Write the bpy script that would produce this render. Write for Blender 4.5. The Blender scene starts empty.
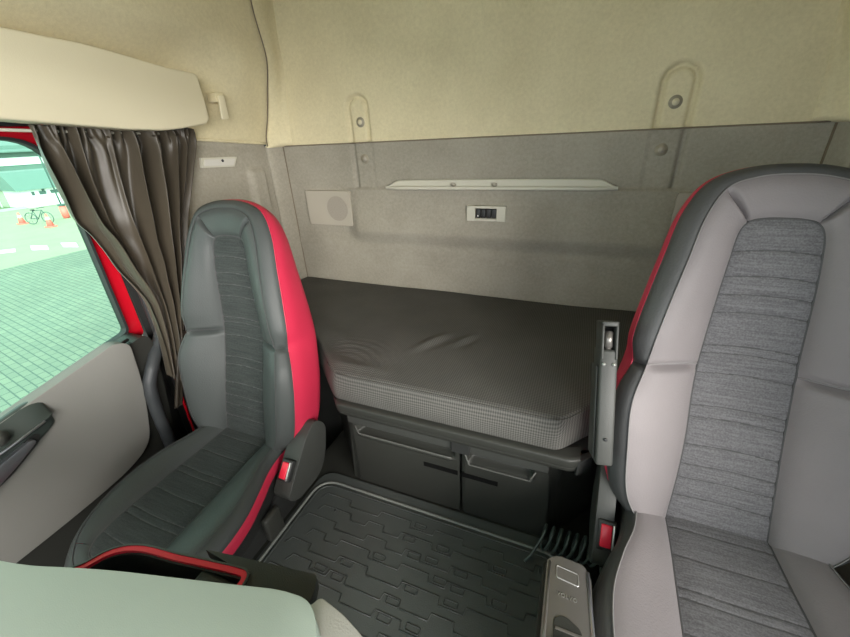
import bpy, bmesh, math, random
from math import sin, cos, pi, radians, exp, sqrt
from mathutils import Vector, Matrix, noise
random.seed(7)
C = bpy.context.scene.collection
Z0 = 2.6                      # height of the camera above the yard; geometry below is written relative to the camera
NOTAG = None

# ------------------------------------------------------------------ materials
def new_mat(name):
    m = bpy.data.materials.new(name); m.use_nodes = True
    nt = m.node_tree; b = nt.nodes['Principled BSDF']
    return m, nt, b

def mat(name, col, rough=.6, metal=0., var=.06, vscale=6., bump=0., bscale=400., sheen=0., spec=.5, coat=0.):
    """plain procedural surface: slight colour variation plus fine bump"""
    m, nt, b = new_mat(name)
    N = nt.nodes; L = nt.links
    tc = N.new('ShaderNodeTexCoord')
    n1 = N.new('ShaderNodeTexNoise'); n1.inputs['Scale'].default_value = vscale; n1.inputs['Detail'].default_value = 5
    L.new(tc.outputs['Object'], n1.inputs['Vector'])
    mx = N.new('ShaderNodeMix'); mx.data_type = 'RGBA'
    mx.inputs['A'].default_value = (*[c * (1 - var) for c in col], 1)
    mx.inputs['B'].default_value = (*[min(1, c * (1 + var)) for c in col], 1)
    L.new(n1.outputs['Fac'], mx.inputs['Factor']); L.new(mx.outputs['Result'], b.inputs['Base Color'])
    b.inputs['Roughness'].default_value = rough; b.inputs['Metallic'].default_value = metal
    b.inputs['Specular IOR Level'].default_value = spec
    if sheen:
        b.inputs['Sheen Weight'].default_value = sheen; b.inputs['Sheen Roughness'].default_value = .4
    if coat: b.inputs['Coat Weight'].default_value = coat
    if bump:
        n2 = N.new('ShaderNodeTexNoise'); n2.inputs['Scale'].default_value = bscale; n2.inputs['Detail'].default_value = 3
        L.new(tc.outputs['Object'], n2.inputs['Vector'])
        bp = N.new('ShaderNodeBump'); bp.inputs['Strength'].default_value = bump; bp.inputs['Distance'].default_value = .002
        L.new(n2.outputs['Fac'], bp.inputs['Height']); L.new(bp.outputs['Normal'], b.inputs['Normal'])
    return m

def felt(name, col, col2, scale=90.):
    """needle felt lining with mottled wear"""
    m, nt, b = new_mat(name); N = nt.nodes; L = nt.links
    tc = N.new('ShaderNodeTexCoord')
    a = N.new('ShaderNodeTexNoise'); a.inputs['Scale'].default_value = scale; a.inputs['Detail'].default_value = 8; a.inputs['Roughness'].default_value = .75
    c = N.new('ShaderNodeTexNoise'); c.inputs['Scale'].default_value = 4; c.inputs['Detail'].default_value = 6
    L.new(tc.outputs['Object'], a.inputs['Vector']); L.new(tc.outputs['Object'], c.inputs['Vector'])
    ad = N.new('ShaderNodeMath'); ad.operation = 'MULTIPLY_ADD'; ad.inputs[1].default_value = .55
    L.new(a.outputs['Fac'], ad.inputs[0])
    ml = N.new('ShaderNodeMath'); ml.operation = 'MULTIPLY'; ml.inputs[1].default_value = .45
    L.new(c.outputs['Fac'], ml.inputs[0]); L.new(ml.outputs[0], ad.inputs[2])
    rp = N.new('ShaderNodeValToRGB'); rp.color_ramp.elements[0].position = .33; rp.color_ramp.elements[1].position = .67
    rp.color_ramp.elements[0].color = (*col, 1); rp.color_ramp.elements[1].color = (*col2, 1)
    L.new(ad.outputs[0], rp.inputs['Fac']); L.new(rp.outputs['Color'], b.inputs['Base Color'])
    b.inputs['Roughness'].default_value = .95; b.inputs['Sheen Weight'].default_value = .15
    b.inputs['Specular IOR Level'].default_value = .15
    bp = N.new('ShaderNodeBump'); bp.inputs['Strength'].default_value = .35; bp.inputs['Distance'].default_value = .002
    L.new(a.outputs['Fac'], bp.inputs['Height']); L.new(bp.outputs['Normal'], b.inputs['Normal'])
    return m

def ribbed(name, c1, c2, freq=330.):
    """seat insert cloth: fine horizontal cord lines over mottled fabric"""
    m, nt, b = new_mat(name); N = nt.nodes; L = nt.links
    tc = N.new('ShaderNodeTexCoord')
    mp = N.new('ShaderNodeMapping'); mp.inputs['Scale'].default_value = (12, 260, 300)
    L.new(tc.outputs['Object'], mp.inputs['Vector'])
    n1 = N.new('ShaderNodeTexNoise'); n1.inputs['Scale'].default_value = 1.; n1.inputs['Detail'].default_value = 4
    L.new(mp.outputs['Vector'], n1.inputs['Vector'])
    n2 = N.new('ShaderNodeTexNoise'); n2.inputs['Scale'].default_value = 300; L.new(tc.outputs['Object'], n2.inputs['Vector'])
    ad = N.new('ShaderNodeMath'); ad.operation = 'ADD'; L.new(n1.outputs['Fac'], ad.inputs[0]); L.new(n2.outputs['Fac'], ad.inputs[1])
    hf = N.new('ShaderNodeMath'); hf.operation = 'MULTIPLY'; hf.inputs[1].default_value = .5; L.new(ad.outputs[0], hf.inputs[0])
    rp = N.new('ShaderNodeValToRGB'); rp.color_ramp.elements[0].position = .38; rp.color_ramp.elements[1].position = .62
    rp.color_ramp.elements[0].color = (*c1, 1); rp.color_ramp.elements[1].color = (*c2, 1)
    L.new(hf.outputs[0], rp.inputs['Fac']); L.new(rp.outputs['Color'], b.inputs['Base Color'])
    b.inputs['Roughness'].default_value = .9; b.inputs['Sheen Weight'].default_value = .1; b.inputs['Specular IOR Level'].default_value = .2
    bp = N.new('ShaderNodeBump'); bp.inputs['Strength'].default_value = .5; bp.inputs['Distance'].default_value = .0015
    L.new(hf.outputs[0], bp.inputs['Height']); L.new(bp.outputs['Normal'], b.inputs['Normal'])
    return m

def weave(name, c1, c2, s=.0062):
    """mattress cover: small dotted diamond weave from crossing sine waves"""
    m, nt, b = new_mat(name); N = nt.nodes; L = nt.links
    tc = N.new('ShaderNodeTexCoord'); sp = N.new('ShaderNodeSeparateXYZ'); L.new(tc.outputs['Object'], sp.inputs[0])
    def mth(op, a, bb=None):
        n = N.new('ShaderNodeMath'); n.operation = op
        for i, v in enumerate((a, bb)):
            if v is None: continue
            if isinstance(v, (int, float)): n.inputs[i].default_value = v
            else: L.new(v, n.inputs[i])
        return n.outputs[0]
    yz = mth('ADD', sp.outputs['Y'], mth('MULTIPLY', sp.outputs['Z'], -1.0))
    k = 2 * pi / s
    u = mth('MULTIPLY', mth('ADD', sp.outputs['X'], yz), k * .5); v = mth('MULTIPLY', mth('SUBTRACT', sp.outputs['X'], yz), k * .5)
    pr = mth('MULTIPLY', mth('SINE', u), mth('SINE', v))
    fac = mth('ADD', mth('MULTIPLY', pr, .5), .5)
    n1 = N.new('ShaderNodeTexNoise'); n1.inputs['Scale'].default_value = 8; n1.inputs['Detail'].default_value = 6
    L.new(tc.outputs['Object'], n1.inputs['Vector'])
    f2 = mth('ADD', mth('MULTIPLY', fac, .75), mth('MULTIPLY', n1.outputs['Fac'], .3))
    rp = N.new('ShaderNodeValToRGB'); rp.color_ramp.elements[0].position = .25; rp.color_ramp.elements[1].position = .85
    rp.color_ramp.elements[0].color = (*c1, 1); rp.color_ramp.elements[1].color = (*c2, 1)
    L.new(f2, rp.inputs['Fac']); L.new(rp.outputs['Color'], b.inputs['Base Color'])
    b.inputs['Roughness'].default_value = .85; b.inputs['Specular IOR Level'].default_value = .25
    bp = N.new('ShaderNodeBump'); bp.inputs['Strength'].default_value = .4; bp.inputs['Distance'].default_value = .001
    L.new(fac, bp.inputs['Height']); L.new(bp.outputs['Normal'], b.inputs['Normal'])
    return m

def glass(name, tint):
    m, nt, b = new_mat(name); N = nt.nodes; L = nt.links
    N.remove(b); out = N['Material Output']
    t = N.new('ShaderNodeBsdfTransparent'); t.inputs[0].default_value = (*tint, 1)
    g = N.new('ShaderNodeBsdfGlossy'); g.inputs['Roughness'].default_value = .02
    fr = N.new('ShaderNodeFresnel'); fr.inputs['IOR'].default_value = 1.35
    mx = N.new('ShaderNodeMixShader'); L.new(fr.outputs[0], mx.inputs[0]); L.new(t.outputs[0], mx.inputs[1]); L.new(g.outputs[0], mx.inputs[2])
    L.new(mx.outputs[0], out.inputs['Surface'])
    return m

def pavers(name):
    m, nt, b = new_mat(name); N = nt.nodes; L = nt.links
    tc = N.new('ShaderNodeTexCoord'); mp = N.new('ShaderNodeMapping'); mp.inputs['Rotation'].default_value = (0, 0, radians(8))
    L.new(tc.outputs['Object'], mp.inputs['Vector'])
    br = N.new('ShaderNodeTexBrick'); br.inputs['Scale'].default_value = 1.
    br.inputs['Brick Width'].default_value = .20; br.inputs['Row Height'].default_value = .10; br.inputs['Mortar Size'].default_value = .008
    br.inputs['Color1'].default_value = (.19, .205, .15, 1); br.inputs['Color2'].default_value = (.15, .17, .13, 1)
    br.inputs['Mortar'].default_value = (.06, .08, .07, 1)
    L.new(mp.outputs['Vector'], br.inputs['Vector'])
    ns = N.new('ShaderNodeTexNoise'); ns.inputs['Scale'].default_value = .35; ns.inputs['Detail'].default_value = 6
    L.new(tc.outputs['Object'], ns.inputs['Vector'])
    mx = N.new('ShaderNodeMix'); mx.data_type = 'RGBA'; mx.blend_type = 'MULTIPLY'; mx.inputs['Factor'].default_value = .5
    L.new(br.outputs['Color'], mx.inputs['A']); L.new(ns.outputs['Fac'], mx.inputs['B'])
    gm = N.new('ShaderNodeGamma'); gm.inputs['Gamma'].default_value = .8; L.new(mx.outputs['Result'], gm.inputs['Color'])
    L.new(gm.outputs[0], b.inputs['Base Color']); b.inputs['Roughness'].default_value = .9
    return m

M = {}
M['beige'] = felt('beige_felt', (.58, .510, .325), (.76, .68, .455))
M['taupe'] = felt('taupe_felt', (.248, .228, .182), (.388, .362, .298))
M['beige_plastic'] = mat('beige_plastic', (.72, .655, .47), .5, bump=.15, var=.02)
M['cream_plastic'] = mat('cream_plastic', (.54, .52, .43), .5, bump=.1, var=.03)
M['taupe_plastic'] = mat('taupe_plastic', (.40, .365, .30), .6, bump=.2, bscale=700)
M['black'] = mat('black_plastic', (.022, .023, .022), .5, bump=.25, bscale=600, var=.15)
M['grille'] = mat('grille_plastic', (.33, .30, .25), .7)
M['seam'] = mat('seam_brown', (.19, .155, .11), .9)
M['ring'] = mat('button_ring', (.34, .31, .235), .6)
M['char'] = mat('charcoal_plastic', (.030, .031, .027), .45, spec=.35, bump=.3, bscale=700, var=.1)
M['grey_plastic'] = mat('grey_plastic', (.085, .087, .078), .45, bump=.25, bscale=700)
M['arm'] = mat('armrest_plastic', (.042, .044, .040), .48, spec=.35, bump=.25, bscale=700)
M['cable'] = mat('cable_rubber', (.05, .066, .06), .4)
M['rubber'] = mat('black_rubber', (.018, .019, .02), .55, bump=.2, var=.2)
M['mat'] = mat('mat_rubber', (.066, .074, .070), .48, bump=.35, bscale=500, var=.16, vscale=9)
M['matridge'] = mat('mat_ridge', (.045, .05, .048), .4, bump=.2, var=.1)
M['matrim'] = mat('mat_rim', (.16, .17, .155), .5, bump=.2, var=.1)
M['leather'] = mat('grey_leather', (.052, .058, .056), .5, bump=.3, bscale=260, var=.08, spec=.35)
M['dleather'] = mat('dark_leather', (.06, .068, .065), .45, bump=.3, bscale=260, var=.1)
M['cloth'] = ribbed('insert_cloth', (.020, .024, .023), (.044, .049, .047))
M['leather_worn'] = mat('dusty_grey_leather', (.185, .166, .168), .65, bump=.25, bscale=300, var=.08, vscale=14, sheen=.3)  # same leather as the passenger seat; stronger daylight is put into this lighter colour
M['dleather_worn'] = mat('dusty_dark_leather', (.055, .056, .056), .5, bump=.3, bscale=260, var=.1)  # plain dark leather on the driver seat's edges
M['cloth_worn'] = ribbed('dusty_insert_cloth', (.092, .090, .094), (.158, .154, .160))  # same insert cloth, lightened to paint in the daylight on the driver seat
M['red'] = mat('red_leather', (.50, .024, .062), .5, spec=.4, bump=.25, bscale=260, var=.06)
M['red_plastic'] = mat('red_plastic', (.80, .022, .055), .35, var=.04)
M['red_paint'] = mat('red_paint', (.52, .005, .016), .25, var=.04, coat=.6)
M['stitch'] = mat('stitching', (.20, .19, .185), .8, bump=.3, bscale=900)
M['dstitch'] = mat('dark_stitching', (.06, .06, .06), .8, bump=.3, bscale=900)
M['void'] = mat('slot_black', (.004, .004, .004), .9, spec=.1)
M['mattress'] = weave('mattress_weave', (.044, .043, .039), (.125, .122, .112), .0062)
M['curtain'] = mat('bronze_satin', (.062, .051, .036), .42, spec=.4, var=.15, vscale=5, sheen=.08, bump=.1, bscale=900)
M['dash'] = mat('dash_top', (.30, .36, .305), .6, bump=.12, bscale=900, var=.05, vscale=5)
M['dash_side'] = mat('dash_side', (.42, .42, .38), .5, bump=.2)
M['doorpad'] = mat('door_pad', (.225, .222, .203), .65, bump=.3, bscale=700, var=.04)
M['dgreen'] = mat('dark_green_plastic', (.045, .058, .052), .4, bump=.2, bscale=700)
M['chrome'] = mat('satin_metal', (.55, .56, .60), .3, metal=.9, var=.03)
M['bronze_grey'] = mat('console_metallic', (.20, .19, .175), .33, metal=.6, var=.08, bump=.1)
M['steel'] = mat('screw_steel', (.5, .5, .48), .35, metal=.8)
M['handle'] = mat('handle_rubber', (.040, .045, .048), .5, bump=.2)
M['glass'] = glass('tinted_glass', (.76, .97, .87))
M['lens'] = mat('lamp_lens', (.62, .60, .55), .15, var=.05, coat=.5)
M['white'] = mat('white_paint', (.75, .77, .75), .7)
M['kerb'] = mat('kerb_concrete', (.38, .39, .36), .9)
M['teal_roof'] = mat('teal_sheet', (.12, .18, .165), .6, var=.1, vscale=2)
M['teal_dark'] = mat('teal_wall', (.07, .115, .11), .7, var=.1)
M['grass'] = mat('grass_green', (.14, .17, .08), .95, var=.3, vscale=3)
M['orange'] = mat('cone_orange', (.85, .17, .15), .6)
M['bike'] = mat('bike_paint', (.05, .09, .09), .5)
M['pavers'] = pavers('paver_ground')
M['mortar'] = mat('asphalt', (.30, .305, .215), .95, var=.15, vscale=1)

# ------------------------------------------------------------------ mesh helpers
def obj(name, bm, m, parent=None, origin=None, smooth=True, kind=None, auto=None):
    """link one mesh; bm vertices are camera-relative. Origin goes to parent's root or given point"""
    me = bpy.data.meshes.new(name)
    root = parent
    while root is not None and root.parent is not None: root = root.parent
    if root is not None: off = Vector(root['o'])
    else:
        if origin is None:
            bb = [v.co for v in bm.verts]
            origin = ((min(v.x for v in bb) + max(v.x for v in bb)) / 2, (min(v.y for v in bb) + max(v.y for v in bb)) / 2, min(v.z for v in bb))
        off = Vector(origin)
    bmesh.ops.translate(bm, verts=bm.verts, vec=-off)
    bmesh.ops.recalc_face_normals(bm, faces=bm.faces) if auto is None else None
    for f in bm.faces: f.smooth = smooth
    bm.to_mesh(me); bm.free(); me.materials.append(m)
    o = bpy.data.objects.new(name, me); C.objects.link(o)
    if parent is None:
        o.location = off + Vector((0, 0, Z0)); o['o'] = tuple(off)
    else:
        o.parent = parent
    if kind: o['kind'] = kind
    return o

def sharp(o, deg=35):
    """flat-looking edges above an angle"""
    me = o.data; bm = bmesh.new(); bm.from_mesh(me)
    for e in bm.edges:
        if len(e.link_faces) == 2 and e.calc_face_angle(0) > radians(deg): e.smooth = False
    bm.to_mesh(me); bm.free(); return o

def thing(name, label, cat, o, group=None):
    e = bpy.data.objects.new(name, None); C.objects.link(e); e.location = Vector(o) + Vector((0, 0, Z0)); e['o'] = tuple(o)
    e.empty_display_size = .05
    return tag(e, label, cat, group)
def tag(o, label, cat, group=None):
    o['label'] = label; o['category'] = cat
    if group: o['group'] = group
    return o
def struct(o):
    o['kind'] = 'structure'; return o

def merge(bm, other, mtx=None):
    me = bpy.data.meshes.new('tmp'); other.to_mesh(me); other.free()
    if mtx is not None: me.transform(mtx)
    bm.from_mesh(me); bpy.data.meshes.remove(me); return bm

def box(x0, x1, y0, y1, z0, z1, bev=0., seg=2, bm=None):
    b = bmesh.new(); bmesh.ops.create_cube(b, size=1)
    bmesh.ops.scale(b, verts=b.verts, vec=(x1 - x0, y1 - y0, z1 - z0))
    bmesh.ops.translate(b, verts=b.verts, vec=((x0 + x1) / 2, (y0 + y1) / 2, (z0 + z1) / 2))
    if bev: bmesh.ops.bevel(b, geom=b.edges[:], offset=bev, segments=seg, profile=.5, affect='EDGES')
    return merge(bm, b) if bm else b

def xform(b, mtx):
    bmesh.ops.transform(b, matrix=mtx, verts=b.verts); return b

def prism(pts, axis, a, b_, bev=0., seg=2, bm=None):
    """polygon extruded along an axis. pts are in the other two axes in xyz order"""
    b = bmesh.new()
    def v(p, h):
        if axis == 0: return (h, p[0], p[1])
        if axis == 1: return (p[0], h, p[1])
        return (p[0], p[1], h)
    lo = [b.verts.new(v(p, a)) for p in pts]; hi = [b.verts.new(v(p, b_)) for p in pts]
    n = len(pts); b.faces.new(lo); b.faces.new(hi[::-1])
    for i in range(n): b.faces.new((lo[i], lo[(i + 1) % n], hi[(i + 1) % n], hi[i]))
    bmesh.ops.recalc_face_normals(b, faces=b.faces)
    if bev: bmesh.ops.bevel(b, geom=b.edges[:], offset=bev, segments=seg, profile=.5, affect='EDGES', clamp_overlap=True)
    return merge(bm, b) if bm else b

def roundpoly(pts, r, n=5):
    """round the corners of a polygon; r may be a list"""
    out = []; N = len(pts)
    for i, p in enumerate(pts):
        rr = r[i] if isinstance(r, (list, tuple)) else r
        p = Vector(p); a = Vector(pts[i - 1]) - p; c = Vector(pts[(i + 1) % N]) - p
        if rr <= 0: out.append(tuple(p)); continue
        ra = min(rr, a.length * .48); rc = min(rr, c.length * .48)
        A = p + a.normalized() * ra; B = p + c.normalized() * rc
        for k in range(n + 1):
            t = k / n; out.append(tuple(A * (1 - t) ** 2 + p * 2 * t * (1 - t) + B * t * t))
    return out

def tube(path, r, seg=10, closed=False, bm=None, caps=True):
    b = bmesh.new(); P = [Vector(p) for p in path]; n = len(P); rings = []
    up = None
    for i, p in enumerate(P):
        t = (P[(i + 1) % n] - P[i - 1]) if closed else (P[min(i + 1, n - 1)] - P[max(i - 1, 0)])
        t.normalize()
        if up is None:
            up = Vector((0, 0, 1)) if abs(t.z) < .9 else Vector((1, 0, 0))
        s = t.cross(up).normalized(); up = s.cross(t).normalized()
        rr = r(i / max(1, n - 1)) if callable(r) else r
        rings.append([b.verts.new(p + (s * cos(2 * pi * k / seg) + up * sin(2 * pi * k / seg)) * rr) for k in range(seg)])
    m = n if closed else n - 1
    for i in range(m):
        A, B = rings[i], rings[(i + 1) % n]
        for k in range(seg): b.faces.new((A[k], A[(k + 1) % seg], B[(k + 1) % seg], B[k]))
    if not closed and caps: b.faces.new(rings[0][::-1]); b.faces.new(rings[-1])
    return merge(bm, b) if bm else b

def cyl(p, axis, r, h, seg=24, bev=0., r2=None, bm=None):
    b = bmesh.new(); bmesh.ops.create_cone(b, cap_ends=True, segments=seg, radius1=r, radius2=r if r2 is None else r2, depth=h)
    if bev: bmesh.ops.bevel(b, geom=[e for e in b.edges if len([f for f in e.link_faces if len(f.verts) > 4])], offset=bev, segments=2, affect='EDGES')
    q = Vector((0, 0, 1)).rotation_difference(Vector(axis).normalized())
    xform(b, Matrix.Translation(p) @ q.to_matrix().to_4x4())
    return merge(bm, b) if bm else b

def grid(f, nu, nv, bm=None):
    b = bmesh.new()
    V = [[b.verts.new(f(i / nu, j / nv)) for j in range(nv + 1)] for i in range(nu + 1)]
    for i in range(nu):
        for j in range(nv): b.faces.new((V[i][j], V[i + 1][j], V[i + 1][j + 1], V[i][j + 1]))
    return merge(bm, b) if bm else b

def interp(pts, x):
    """piecewise-linear through sorted (x, value)"""
    if x <= pts[0][0]: return pts[0][1]
    for (a, va), (b, vb) in zip(pts, pts[1:]):
        if x <= b: return va + (vb - va) * (x - a) / (b - a)
    return pts[-1][1]
def sstep(a, b, x):
    t = max(0, min(1, (x - a) / (b - a))); return t * t * (3 - 2 * t)
def catmull(P, t):
    n = len(P) - 1; t = max(0, min(n - 1e-6, t)); i = int(t); f = t - i
    p0 = P[max(i - 1, 0)]; p1 = P[i]; p2 = P[i + 1]; p3 = P[min(i + 2, n)]
    return [.5 * (2 * b + (c - a) * f + (2 * a - 5 * b + 4 * c - d) * f * f + (3 * b - a - 3 * c + d) * f ** 3) for a, b, c, d in zip(p0, p1, p2, p3)]

# ------------------------------------------------------------------ rear wall
CX = -.349
def stadium_d(x, z, cx, hw, zt):
    """distance to an upside-down U outline (sides from below, round top at zt)"""
    r = .040; xx = abs(x - cx)
    if z < zt - r or xx < hw - r:
        d = abs(xx - hw) if z < zt - r else abs(z - zt)
        if z < zt - r and xx < hw - .02: return min(d, zt - z)
        return d
    return abs(sqrt((xx - hw + r) ** 2 + (z - zt + r) ** 2) - r)
def groove(d, w=.006, dep=.006): return -dep * exp(-(d / w) ** 2)
def bracket(x, z):
    p = 0
    for sx in (-1, 1):
        cx = CX + sx * .565
        hw = .044
        if z > -.016:
            p += groove(stadium_d(x, z, cx, hw, .150), .007, .024)
            if abs(x - cx) < hw - .004 and z < .146: p -= .006
        else:
            xo = cx + sx * hw   # the outer leg runs on down to the shelf line
            if z > -.200: p += groove(abs(x - xo), .007, .024)
            if z > -.200 and -.001 < (cx + sx * (hw - .006) - x) * sx < .09: p -= .003
    return p
def rear_p(x, z):
    side = sstep(.690, .600, abs(x - CX))
    p = bracket(x, z)
    p += side * (.012 * sstep(-.197, -.207, z) + .022 * sstep(-.205, -.378, z)) * (1 if z > -.378 else sstep(-.455, -.378, z))
    # shallow shadowed dip over the switch plate
    p += -.003 * exp(-((z + .245 - .012 * ((x - CX) / .12) ** 2) / .006) ** 2) * sstep(.16, .08, abs(x - CX + .01))
    p += .006 * exp(-((z + .46) / .05) ** 2)
    p += .003 * noise.noise(Vector((x * 3, z * 3, 1)))
    return p
def lower_rear(u, v):
    x = -1.345 + u * 1.985; z = -1.45 + v * 1.434
    zz = z if z > -.75 else -.75
    y = 1.535 - rear_p(x, zz)
    return (x, y, z)
def lower_rear2(u, v):  # finer in the visible upper part
    v = (v * .12) if v < .1 else .012 + (v - .1) / .9 * .988
    if v < .49: pass
    return lower_rear(u, v)
wr = struct(obj('wall_rear', grid(lambda u, v: lower_rear(u, .42 + v * .58), 330, 200), M['taupe'], origin=(CX, 1.535, -1.45)))
# simple continuation behind the bunk
bmx = box(-1.345, .64, 1.56, 1.60, -1.45, .0)
bmx = box(-1.50, .70, 1.56, 1.60, -1.45, .0)
obj('backing_panel', bmx, M['black'], wr)
def upper_rear(u, v):
    x = -1.345 + u * 1.985; z = -.016 + v * .78
    y = 1.527 - bracket(x, z) - .10 * sstep(.30, .78, z) ** 2 * 0
    y -= .05 * max(0, z - .0) * .4
    y += .004 * noise.noise(Vector((x * 2.5, z * 2.5, 5)))
    return (x, y, z)
obj('upper_liner', grid(upper_rear, 330, 130), M['beige'], wr)
obj('seam', tube([(-1.33 + i * .0495, 1.5255, -.0185) for i in range(40)], .0028, 6), M['seam'], wr)

# round trim buttons
for (x, z, m_, lab) in ((-.905, .058, 'beige_plastic', 'beige round trim button in the left tall recess of the upper wall'),
                        (-.905, -.082, 'taupe_plastic', 'grey round trim button left of the storage shelf'),
                        (.214, .055, 'beige_plastic', 'beige round trim button in the right tall recess of the upper wall'),
                        (.203, -.080, 'taupe_plastic', 'grey round trim button right of the storage shelf')):
    y = (1.527 if z > 0 else 1.535) - bracket(x, z)
    t = thing('trim_button', lab, 'button', (x, y, z), 'round trim buttons on the rear wall')
    b = cyl((x, y - .001, z), (0, 1, 0), .019, .006, 28, .002)
    obj('washer', b, M['ring'], t)
    b = cyl((x, y - .006, z), (0, 1, 0), .010, .008, 24, .003)
    obj('cap', b, M[m_], t)

# shelf tray lip on the rear wall
t = thing('wall_shelf', 'long pale shelf lip across the middle of the rear wall', 'shelf', (CX, 1.53, -.2))
def lip(u, v):
    x = -.806 + u * .90; e = min(u, 1 - u); w = sstep(0, .075, e)
    top = -.194 + .026 * w ** .7 + .003 * sin(pi * u)
    # section: back wall of the pocket leaning forward to the front lip
    sec = [(1.524, top), (1.515, top - .003), (1.517, -.190), (1.512, -.192), (1.496 + .02 * (1 - w), -.190), (1.494 + .02 * (1 - w), -.198), (1.500 + .02 * (1 - w), -.203), (1.53, -.206)]
    p = catmull(sec, v * 7)
    return (x, p[0], p[1])
obj('lip', grid(lip, 90, 28), M['cream_plastic'], t)
for x in (-.50, -.335):
    b = cyl((x, 1.511, -.184), (0, .6, 1), .011, .008, 20, .002); obj('drain_cap', b, M['taupe_plastic'], t)

# switch plate
t = thing('switch_panel', 'cream switch plate with four black rockers under the shelf', 'switch', (-.362, 1.515, -.32))
yS = 1.535 - rear_p(-.36, -.31)
def plate(x, z, w, h, y, th, bev): return box(x - w / 2, x + w / 2, y - th, y, z - h / 2, z + h / 2, bev)
b = bmesh.new()
px0, px1, pz0, pz1 = -.440, -.285, -.321, -.262; hx0, hx1, hz0, hz1 = -.406, -.320, -.311, -.272
box(px0, hx0, yS - .012, yS + .02, pz0, pz1, .0015, bm=b); box(hx1, px1, yS - .012, yS + .02, pz0, pz1, .0015, bm=b)
box(hx0, hx1, yS - .012, yS + .02, pz0, hz0, .0015, bm=b); box(hx0, hx1, yS - .012, yS + .02, hz1, pz1, .0015, bm=b)
obj('faceplate', b, M['cream_plastic'], t, smooth=False)
obj('well', box(hx0, hx1, yS + .002, yS + .006, hz0, hz1), M['black'], t, smooth=False)
for k in range(4):
    x0 = hx0 + .002 + k * .021
    sw = obj('rocker_switch', box(x0, x0 + .019, yS - .009, yS + .004, hz0 + .002, hz1 - .002, .003), M['black'], t)
    if k == 0: obj('symbol', box(x0 + .007, x0 + .012, yS - .0098, yS - .0085, hz0 + .008, hz0 + .013), M['white'], sw, smooth=False)

# speaker covers
for sx, lab in ((-1, 'square speaker cover with round grille at the left end of the rear wall'), (1, 'square speaker cover mostly hidden behind the right seat')):
    cx = CX + (-.765 if sx < 0 else .742)
    t = thing('speaker_cover', lab, 'speaker', (cx, 1.53, -.37), 'speaker covers on the rear wall')
    pts = [(cx - .12, -.211), (cx + .12, -.213), (cx + .12, -.368), (cx - .12, -.366)]
    y0 = 1.535 - (.004 if sx < 0 else .010)
    obj('cover_plate', prism(roundpoly(pts, .008, 4), 1, y0 - .016, y0 + .02, .003), M['taupe_plastic'], t, smooth=False)
    g = bmesh.new(); gx = cx + .048 * (-sx); gz = -.29
    cyl((gx, y0 - .017, gz), (0, 1, 0), .056, .003, 40, .001, bm=g)
    for i in range(-7, 8):
        for j in range(-7, 8):
            xx = (i + .5 * (j % 2)) * .0082; zz = j * .0074
            if xx * xx + zz * zz < .050 ** 2: box(gx + xx - .002, gx + xx + .002, y0 - .0205, y0 - .018, gz + zz - .002, gz + zz + .002, bm=g)
    obj('grille', g, M['grille'], t, smooth=False)

# ------------------------------------------------------------------ left / right walls, corner posts
def zs(y): return .028 - .078 * (y - 1.04)
def wl_lower(u, v):
    y = .80 + u * .66; zt = zs(y); z = -.95 + v * (zt + .95)
    x = -1.375 + .012 * sstep(1.2, 1.45, y)
    # slanted pillar rib beside the corner
    c = 1.372 + .02 * (z + .1)
    w = .052
    top = sstep(-.09, -.12, z)
    x += .022 * top * sstep(w, w - .022, abs(y - c))
    x += .003 * noise.noise(Vector((y * 3, z * 3, 2)))
    if z > zt - .01: x -= .008
    return (x, y, z)
wl = struct(obj('wall_left', grid(wl_lower, 90, 120), M['taupe'], origin=(-1.375, 1.1, -.95)))
def cdy(z): return -.085 * sstep(.20, .60, z)
def wl_upper(u, v):
    y = -.65 + u * (2.125 + cdy(v * .77)); zb = zs(min(max(y, 1.04), 1.5)) + .075 * sstep(.95, .66, y); z = zb + v * (.79 - zb)
    k = sstep(1.06, 1.34, y); x = -1.36 + .10 * (k * sstep(0, .32, z) + (1 - k) * sstep(.23, .36, z)) + .08 * sstep(.3, .8, z)
    x -= .006 * exp(-((v) / .01) ** 2)
    x += .004 * noise.noise(Vector((y * 2.5, z * 2.5, 3)))
    # worn dip round the hook
    x -= .006 * exp(-(((y - 1.21) / .03) ** 2 + ((z - .176) / .02) ** 2))
    return (x, y, z)
obj('upper_liner', grid(wl_upper, 150, 90), M['beige'], wl)

def post(side):
    """rounded corner post: soft vertical roll between side liner and rear liner"""
    def f(lo, hi):
        def g(u, v):
            z = lo + v * (hi - lo)
            wob = .010 * sin((z - .02) * 22) * sstep(-.02, .05, z) * sstep(.5, .2, z)
            w = .10 * sstep(0, .32, z) + .08 * sstep(.3, .8, z)
            d = cdy(z); sec = [(-1.378 + w, 1.480 + wob + d), (-1.354 + w, 1.466 + wob + d), (-1.338 + .9 * w, 1.468 + wob + d), (-1.312 + w * .7, 1.488 + d * .6 + wob * .6), (-1.292 + w * .5, 1.508 + d * .3), (-1.274 + w * .35, 1.519), (-1.25 + w * .2, 1.545)]
            if z < -.02:
                sec = [(-1.395, 1.475), (-1.362, 1.455), (-1.348, 1.462), (-1.338, 1.487), (-1.333, 1.510), (-1.330, 1.528), (-1.326, 1.545)]
            p = catmull(sec, u * 6)
            x = p[0]
            if side > 0: x = 2 * CX - x - .012
            return (x, p[1], z)
        return g
    t = obj('trim_1' if side < 0 else 'trim_2', grid(f(-.95, -.020), 30, 60), M['taupe'])
    struct(t)
    obj('upper_liner', grid(f(-.0215, .76), 30, 80), M['beige'], t)
post(-1); post(1)
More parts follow.
